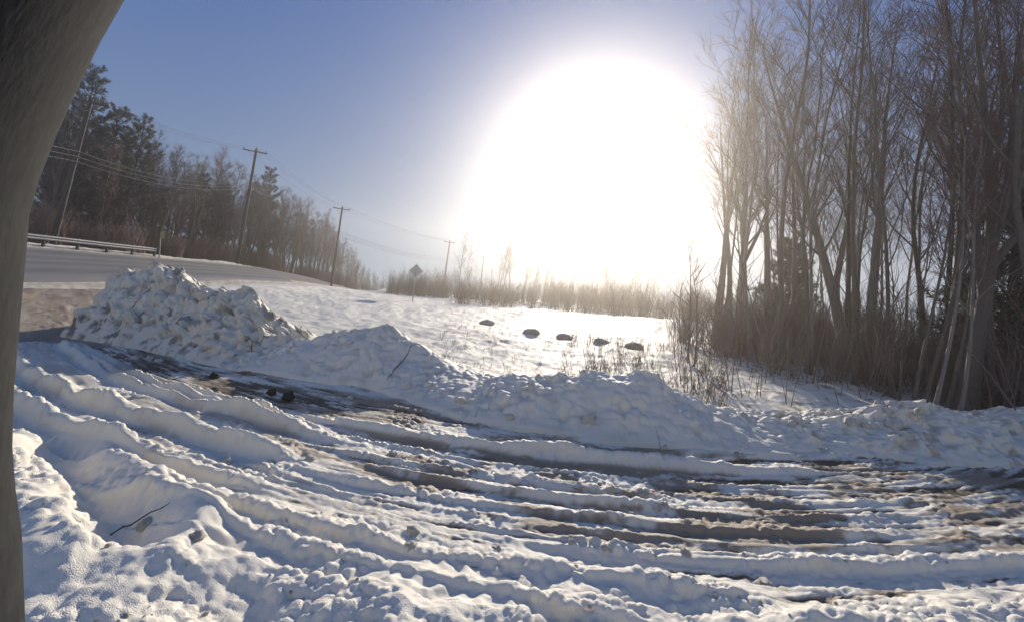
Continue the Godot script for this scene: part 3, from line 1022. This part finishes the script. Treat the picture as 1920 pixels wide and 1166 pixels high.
func build_roadside() -> void:
	# bare trees and pines beyond the road
	var kinds := []
	for k in 6:
		kinds.append(make_tree("bare_tree", "bare tree in the row beyond the road", {"h": 10.0, "r": .13 + .012 * k, "limbs": 22, "low": .2, "lean": .06, "bend": .05, "subs": 9, "fines": 6, "bark": M.bark, "twig": [M.twig, M.grey_twig][k % 2]}, 800 + k))
	var tops := [[-47, 13], [-42.9, 13.2], [-41.3, 12.6], [-39.1, 11.8], [-36.7, 10.6], [-33.1, 11.8], [-30.9, 10.2], [-29, 9.6], [-25.9, 8.6], [-23.5, 7.7], [-20.9, 5.6], [-19.1, 3.2], [-17.4, 1.7], [-15.4, .7]]
	rng.seed = 31
	var used := 0
	for k in 124:
		var a := lerpf(-48, -16.0, pow((k + rng.randf()) / 124.0, 0.8))
		var line := 33.0 + rng.randf() * 9.0
		var r := minf(line / sin(deg_to_rad(-a)), 128.0)
		var p := polar(a, r)
		var at := stand(p.x, p.y)
		var e := 1.0
		for t in tops.size() - 1:
			if a >= tops[t][0] and a <= tops[t + 1][0]:
				e = remap(a, tops[t][0], tops[t + 1][0], tops[t][1], tops[t + 1][1])
		var h := r * tan(deg_to_rad(e)) + 2.6 - at.y
		var size := maxf(h, 1.2) / 9.6 * (rng.randf_range(.92, 1.04) if k % 3 == 0 else rng.randf_range(.6, .9))
		if used < kinds.size():
			var o: Node3D = kinds[used]
			o.transform = Transform3D(Basis(Vector3.UP, rng.randf() * TAU).scaled(Vector3.ONE * size), at)
			o.set_meta("group", "bare trees " + row_zone(a))
			o.set_meta("label", ["tall ", "short "][0 if k % 3 == 0 else 1] + "bare tree " + row_zone(a))
		else:
			dup(kinds[rng.randi() % kinds.size()], at, rng.randf() * TAU, size, ["tall ", "short "][0 if k % 3 == 0 else 1] + "bare tree " + row_zone(a), "bare trees " + row_zone(a))
		used += 1
	var pines := [
		[-44.3, 50.0, 17.5, 0, "tallest pine with sparse dark tufts, next to the grey post"], [-42.6, 53.0, 14.6, 1, "pine with dense crown just right of the tallest pine"], [-41.0, 52.0, 14.3, 0, "pine with stepped flat branches, last of the tall pines toward the sun"],
		[-45.4, 56.0, 13.5, 1, "pine partly hidden by the grey post"], [-43.4, 60.0, 12.2, 2, "shorter pine in the gap between the tall pines"], [-38.4, 60.0, 7.5, 2, "small pine low among the bare trees by the yellow marker"],
		[-35.0, 62.0, 9.8, 2, "narrow pine in the middle of the bare row"], [-33.4, 64.0, 9.5, 1, "ragged pine left of the first roadside pole seen against the sky"], [-28.8, 75.0, 11.9, 0, "lone pine with an upswept branch just right of a utility pole"]]
	var pk := [make_pine("pine_tree", pines[0][4], 15.0, 3.6, .22, .16, 901), make_pine("pine_tree", pines[1][4], 14.0, 3.3, .14, .08, 902), make_pine("pine_tree", pines[4][4], 12.0, 2.4, .1, .12, 903)]
	var high := [15.0, 14.0, 12.0]
	var placed := [false, false, false]
	for w in pines:
		var p := polar(w[0], w[1])
		var at := stand(p.x, p.y)
		var size: float = (w[1] * tan(deg_to_rad(w[2])) + 2.6 - at.y) / high[w[3]]
		if not placed[w[3]]:
			placed[w[3]] = true
			pk[w[3]].transform = Transform3D(Basis().scaled(Vector3.ONE * size), at)
			pk[w[3]].set_meta("label", w[4])
		else:
			dup(pk[w[3]], at, w[1], size, w[4])
	for kind in 2:
		var places := []
		rng.seed = 640 + kind
		for k in 170:
			var a := rng.randf_range(-49, -15.5)
			var r := minf((31.5 + rng.randf() * 7.0) / sin(deg_to_rad(-a)), 125.0)
			var p := polar(a, r)
			places.append(spin(stand(p.x, p.y), rng.randf_range(.7, 1.4)))
		scatter("roadside_brush", make_shrub(90 + kind, 2.4, 30), M.brush, places)
	# guardrail on the far shoulder
	var g := thing("guardrail", "steel guardrail along the far shoulder of the road", "guardrail", Vector3.ZERO)
	var prof := [Vector2(.0, -.155), Vector2(.05, -.12), Vector2(.085, -.10), Vector2(.085, -.05), Vector2(.05, -.03), Vector2(.0, -.01), Vector2(.0, .01), Vector2(.05, .03), Vector2(.085, .05), Vector2(.085, .10), Vector2(.05, .12), Vector2(.0, .155)]
	var zs := []
	for k in 12:
		zs.append(-12.0 - k * 2.3)
	var line := []
	for z in zs:
		var a := Vector3(-28.75, 0, z)
		for it in 4:
			var rd := road_at(a.x, z)
			a.x -= (1.09 - rd.x) * 7.5
		a.y = base(a.x, z)
		line.append(a)
	for k in line.size():
		var b := Buf.new()
		box(b, Transform3D(Basis(), line[k] + Vector3(-.09, .3, 0)), Vector3(.15, 1.0, .15))
		put("post", b.mesh(), M.pole, g)
		if k < line.size() - 1:
			var pb := Buf.new()
			for s in 2:
				for q in prof:
					pb.v.append(line[k + s] + Vector3(q.x, .58 + q.y, 0.02 if s == 0 else -0.02))
			for q in prof.size() - 1:
				pb.i.append_array([q, q + 1, q + 1 + prof.size(), q, q + 1 + prof.size(), q + prof.size()])
			var nn := PackedVector3Array()
			for q in pb.v.size():
				var j := q % prof.size()
				var t: Vector2 = prof[mini(j + 1, prof.size() - 1)] - prof[maxi(j - 1, 0)]
				nn.append(Vector3(t.y, -t.x, 0).normalized())
			pb.n = nn
			put("rail_panel", pb.mesh(), M.steel, g)
	# yellow marker post
	var mp := polar(-37.9, 47.5)
	var mark := thing("marker_post", "thin roadside post with a small yellow marker at the end of the guardrail", "marker post", stand(mp.x, mp.y))
	var mb := Buf.new()
	box(mb, Transform3D(Basis(Vector3.FORWARD, -.08), Vector3(.07, .9, 0)), Vector3(.08, 2.1, .06))
	put("post", mb.mesh(), M.steel, mark)
	mb = Buf.new()
	box(mb, Transform3D(Basis(Vector3.UP, .6) * Basis(Vector3.FORWARD, -.08), Vector3(.17, 1.85, .05)), Vector3(.24, .55, .02))
	put("marker", mb.mesh(), M.yellow, mark)
	# diamond sign seen from behind
	var sp := polar(-11.8, 44)
	var sg := thing("diamond_sign", "grey back of a diamond road sign on a thin post beyond the snowy field", "road sign", stand(sp.x, sp.y))
	var sb := Buf.new()
	box(sb, Transform3D(Basis(), Vector3(0, 1.3, 0)), Vector3(.07, 3.6, .05))
	put("post", sb.mesh(), M.steel, sg)
	sb = Buf.new()
	box(sb, Transform3D(Basis(Vector3.UP, .25) * Basis(Vector3.FORWARD, PI / 4) , Vector3(.02, 2.95, -.06)), Vector3(.92, .92, .012), .0)
	put("sign_panel", sb.mesh(), M.sign_back, sg)
	# utility poles
	var poles := [
		[-44.5, 43.0, 14.6, "nearest utility pole, rising among the tall pines beside the grey post", .09], [-30.75, 60.0, 13.5, "utility pole with one crossarm against the blue sky, right of the bare row", .03],
		[-21.15, 76.0, 8.75, "utility pole with crossarm fading in haze near the end of the trees", .02], [-8.0, 104.0, 6.24, "faint utility pole far off left of the sun", .04], [-3.6, 128.0, 4.77, "faintest utility pole, deepest in the glare beside the sun", .0]]
	var tops3 := []
	for w in poles:
		var p := polar(w[0], w[1])
		var at := stand(p.x, p.y)
		var h: float = w[1] * tan(deg_to_rad(w[2])) + 2.6 - at.y
		at.x -= w[4] * h
		var o := thing("utility_pole", w[3], "utility pole", at)
		var lean := Vector3(w[4], 1, 0).normalized()
		var sb2 := Buf.new()
		tube(sb2, [Vector3(0, -.5, 0), lean * h * .5, lean * h], [.19, .165, .13], 12)
		put("shaft", sb2.mesh(), M.pole, o)
		var cb := Buf.new()
		var arm := Basis(Vector3.UP, .35) * Basis(Vector3.FORWARD, w[4])
		box(cb, Transform3D(arm, lean * (h - .35) + Vector3(0, 0, .17)), Vector3(2.5, .12, .1))
		put("crossarm", cb.mesh(), M.pole, o)
		for s in [-1, 1]:
			var bb := Buf.new()
			var a2: Vector3 = lean * (h - .42) + arm * Vector3(s * .72, 0, .02) + Vector3(0, 0, .17)
			tube(bb, [a2, lean * (h - 1.05) + Vector3(0, 0, .17)], [.018, .018], 5)
			put("brace", bb.mesh(), M.steel, o)
		var ends := []
		for s in [-1.15, 0.0, 1.15]:
			var ib := Buf.new()
			var a3: Vector3 = lean * (h - .29) + arm * Vector3(s, 0, 0) + Vector3(0, 0, .17) if s != 0.0 else lean * h
			tube(ib, [a3, a3 + Vector3(0, .07, 0), a3 + Vector3(0, .1, 0), a3 + Vector3(0, .16, 0), a3 + Vector3(0, .2, 0)], [.03, .035, .06, .055, .02], 8)
			put("insulator", ib.mesh(), M.porcelain, o)
			ends.append(at + a3 + Vector3(0, .2, 0))
		for s in [3.9, 4.25, 4.6]:
			ends.append(at + lean * (h - s) + Vector3(.18, 0, .1))
		tops3.append(ends)
	var wire_names := ["upper power line on the left end of the crossarms", "upper power line on the pole tops", "upper power line on the right end of the crossarms", "highest of the three thick cables strung below the crossarms", "middle of the three thick cables strung below the crossarms", "lowest of the three thick cables strung below the crossarms"]
	for k in 6:
		var b := Buf.new()
		var start: Vector3 = tops3[0][k] + Vector3(5, -1.0, 36)
		var stops := [start]
		for t in tops3:
			stops.append(t[k])
		var pts := []
		for s in stops.size() - 1:
			for q in 14:
				var f := q / 14.0
				var p: Vector3 = stops[s].lerp(stops[s + 1], f)
				p.y -= 4.0 * f * (1.0 - f) * (.75 if k < 3 else .95)
				pts.append(p)
		pts.append(stops[-1])
		var rr := .010 if k < 3 else .019
		var rad := []
		for q in pts.size():
			rad.append(rr)
		tube(b, pts, rad, 5)
		var o := put("utility_wire" if k < 3 else "utility_cable", b.mesh(), M.wire if k < 3 else M.cable)
		tag(o, wire_names[k], "wire", "wires strung along the roadside poles")

func build_small_things() -> void:
	# dark low mounds in a row across the field
	var names := ["first dark mound from the left in the row across the snowy field", "second dark mound from the left, largest of the row in the field", "third dark mound from the left in the field row", "fourth dark mound in the field row, faint behind weeds", "last dark mound of the field row, nearest the right brush"]
	var row := [[-2.4, 28.8, .62], [3.3, 24.0, .70], [7.3, 23.5, .58], [11.8, 23.2, .55], [15.8, 22.6, .62]]
	for k in 5:
		var p := polar(row[k][0], row[k][1])
		var o := put("field_mound", lump_mesh(40 + k, .3), M.mound)
		o.transform = Transform3D(Basis(Vector3.UP, k * 1.3).scaled(Vector3(1.0, .62, .8) * row[k][2] * 0.95), stand(p.x, p.y) + Vector3(0, .08, 0))
		tag(o, names[k], "mound", "dark mounds in a row across the field")
	# snow chunks
	rng.seed = 61
	var zones := [[-40, -27, 15.2, 17.4, 18, .16, "snow chunk fallen at the foot of the tall dirty bank", "chunks at the foot of the dirty bank"], [-26, 0, 10.2, 12.0, 9, .10, "snow lump at the foot of the grey peaked bank", "lumps at the foot of the grey bank"], [4, 40, 9.2, 11.6, 20, .11, "snow chunk lying along the foot of the right banks", "chunks along the foot of the right banks"], [-38, -8, 4.6, 7.5, 12, .085, "loose snow clump between the wheel ruts on the left", "clumps between the left ruts"], [-10, 40, 4.2, 7.0, 10, .08, "loose snow clump on the rutted lot in front", "clumps on the front of the lot"]]
	for w in zones:
		for k in w[4]:
			var p := polar(rng.randf_range(w[0], w[1]), rng.randf_range(w[2], w[3]))
			var s: float = w[5] * rng.randf_range(.45, 1.3)
			var o := put("snow_chunk", shapes[rng.randi() % 5], M.chunk)
			o.transform = Transform3D(Basis.from_euler(Vector3(rng.randf(), rng.randf() * 6, rng.randf())).scaled(Vector3.ONE * s), Vector3(p.x, surface(p.x, p.y, true).x - s * .12, p.y))
			tag(o, w[6], "snow chunk", w[7])
	# loose crumbs
	rng.seed = 64
	for kind in 1:
		var crumbs := []
		for k in 2400:
			var p := polar(rng.randf_range(-50, 50), 3.9 + 7.5 * pow(rng.randf(), 1.4))
			var sf := surface(p.x, p.y, true)
			if sf.z < 0.28 + 0.2 * rng.randf():
				continue
			var s := .007 + .020 * pow(rng.randf(), 3.0)
			crumbs.append(Transform3D(Basis.from_euler(Vector3(rng.randf() * 3, rng.randf() * 6, rng.randf() * 3)).scaled(Vector3.ONE * s), Vector3(p.x, sf.x + s * .1, p.y)))
		scatter("snow_crumbs", shapes[1 + kind], M.chunk if kind == 0 else M.dirty_chunk, crumbs)
	var clods := [[-6.85, -11.1, .14, "round black clod on the brown dirt lane"], [-4.9, -10.0, .13, "dark clod, left of two by the lane bend"], [-4.45, -9.8, .17, "larger dark clod, right of two by the lane bend"]]
	for w in clods:
		var o := put("dirt_clod", shapes[1], M.clod)
		o.transform = Transform3D(Basis(Vector3.UP, w[0]).scaled(Vector3.ONE * w[2]), Vector3(w[0], surface(w[0], w[1], true).x + .06, w[1]))
		tag(o, w[3], "clod")
	# twig in the snow
	rng.seed = 9
	var tb := Buf.new()
	var a := Vector3(-3.36, 0, -4.28)
	var c := Vector3(-2.98, 0, -4.44)
	a.y = surface(a.x, a.z, true).x + .07
	c.y = surface(c.x, c.z, true).x + .09
	var pts := []
	for k in 7:
		pts.append(a.lerp(c, k / 6.0) + Vector3(0, .012 * sin(k * 2.1), .01 * cos(k * 3.0)))
	tube(tb, pts, [.008, .007, .008, .006, .006, .005, .003], 5)
	for k in [1, 3, 5]:
		tube(tb, [pts[k], pts[k] + Vector3(.015, .02, .02), pts[k] + Vector3(.035, .03, .03)], [.005, .004, .003], 4)
	tag(put("twig", tb.mesh(), M.dark_bark), "small dark budded twig lying across the snow in front", "twig")
	# stick stuck in the dirty bank
	tb = Buf.new()
	var sp := polar(-33.5, 17.6)
	var s0 := Vector3(sp.x, base(sp.x, sp.y) + .75, sp.y)
	tube(tb, wander(s0, Vector3(.8, .45, .1).normalized(), 1.1, 4, .1, 0), [.03, .028, .024, .018, .01], 5)
	tag(put("broken_stick", tb.mesh(), M.dark_bark), "dark broken stick poking out of the tall dirty bank", "stick")
	# the grey post beside the camera
	var edge := [Vector3(-.295, 3.06, -.385), Vector3(-.345, 2.94, -.395), Vector3(-.388, 2.841, -.401), Vector3(-.411, 2.78, -.406), Vector3(-.427, 2.734, -.41), Vector3(-.440, 2.689, -.414), Vector3(-.449, 2.639, -.418), Vector3(-.450, 2.589, -.423), Vector3(-.450, 2.529, -.428), Vector3(-.450, 2.46, -.434), Vector3(-.446, 2.392, -.44), Vector3(-.438, 2.343, -.444), Vector3(-.429, 2.304, -.448), Vector3(-.417, 2.24, -.451), Vector3(-.40, 1.8, -.45), Vector3(-.40, 1.0, -.45), Vector3(-.40, -.3, -.45)]
	var mid := []
	var rad := []
	for k in edge.size():
		mid.append(edge[k] + Vector3(-.120, 0, .090))
		rad.append(.148)
	var pb := Buf.new()
	tube(pb, mid, rad, 40)
	tag(put("grey_post", pb.mesh(), M.post), "dark grey weathered curved post standing close beside the viewer on the left", "post")
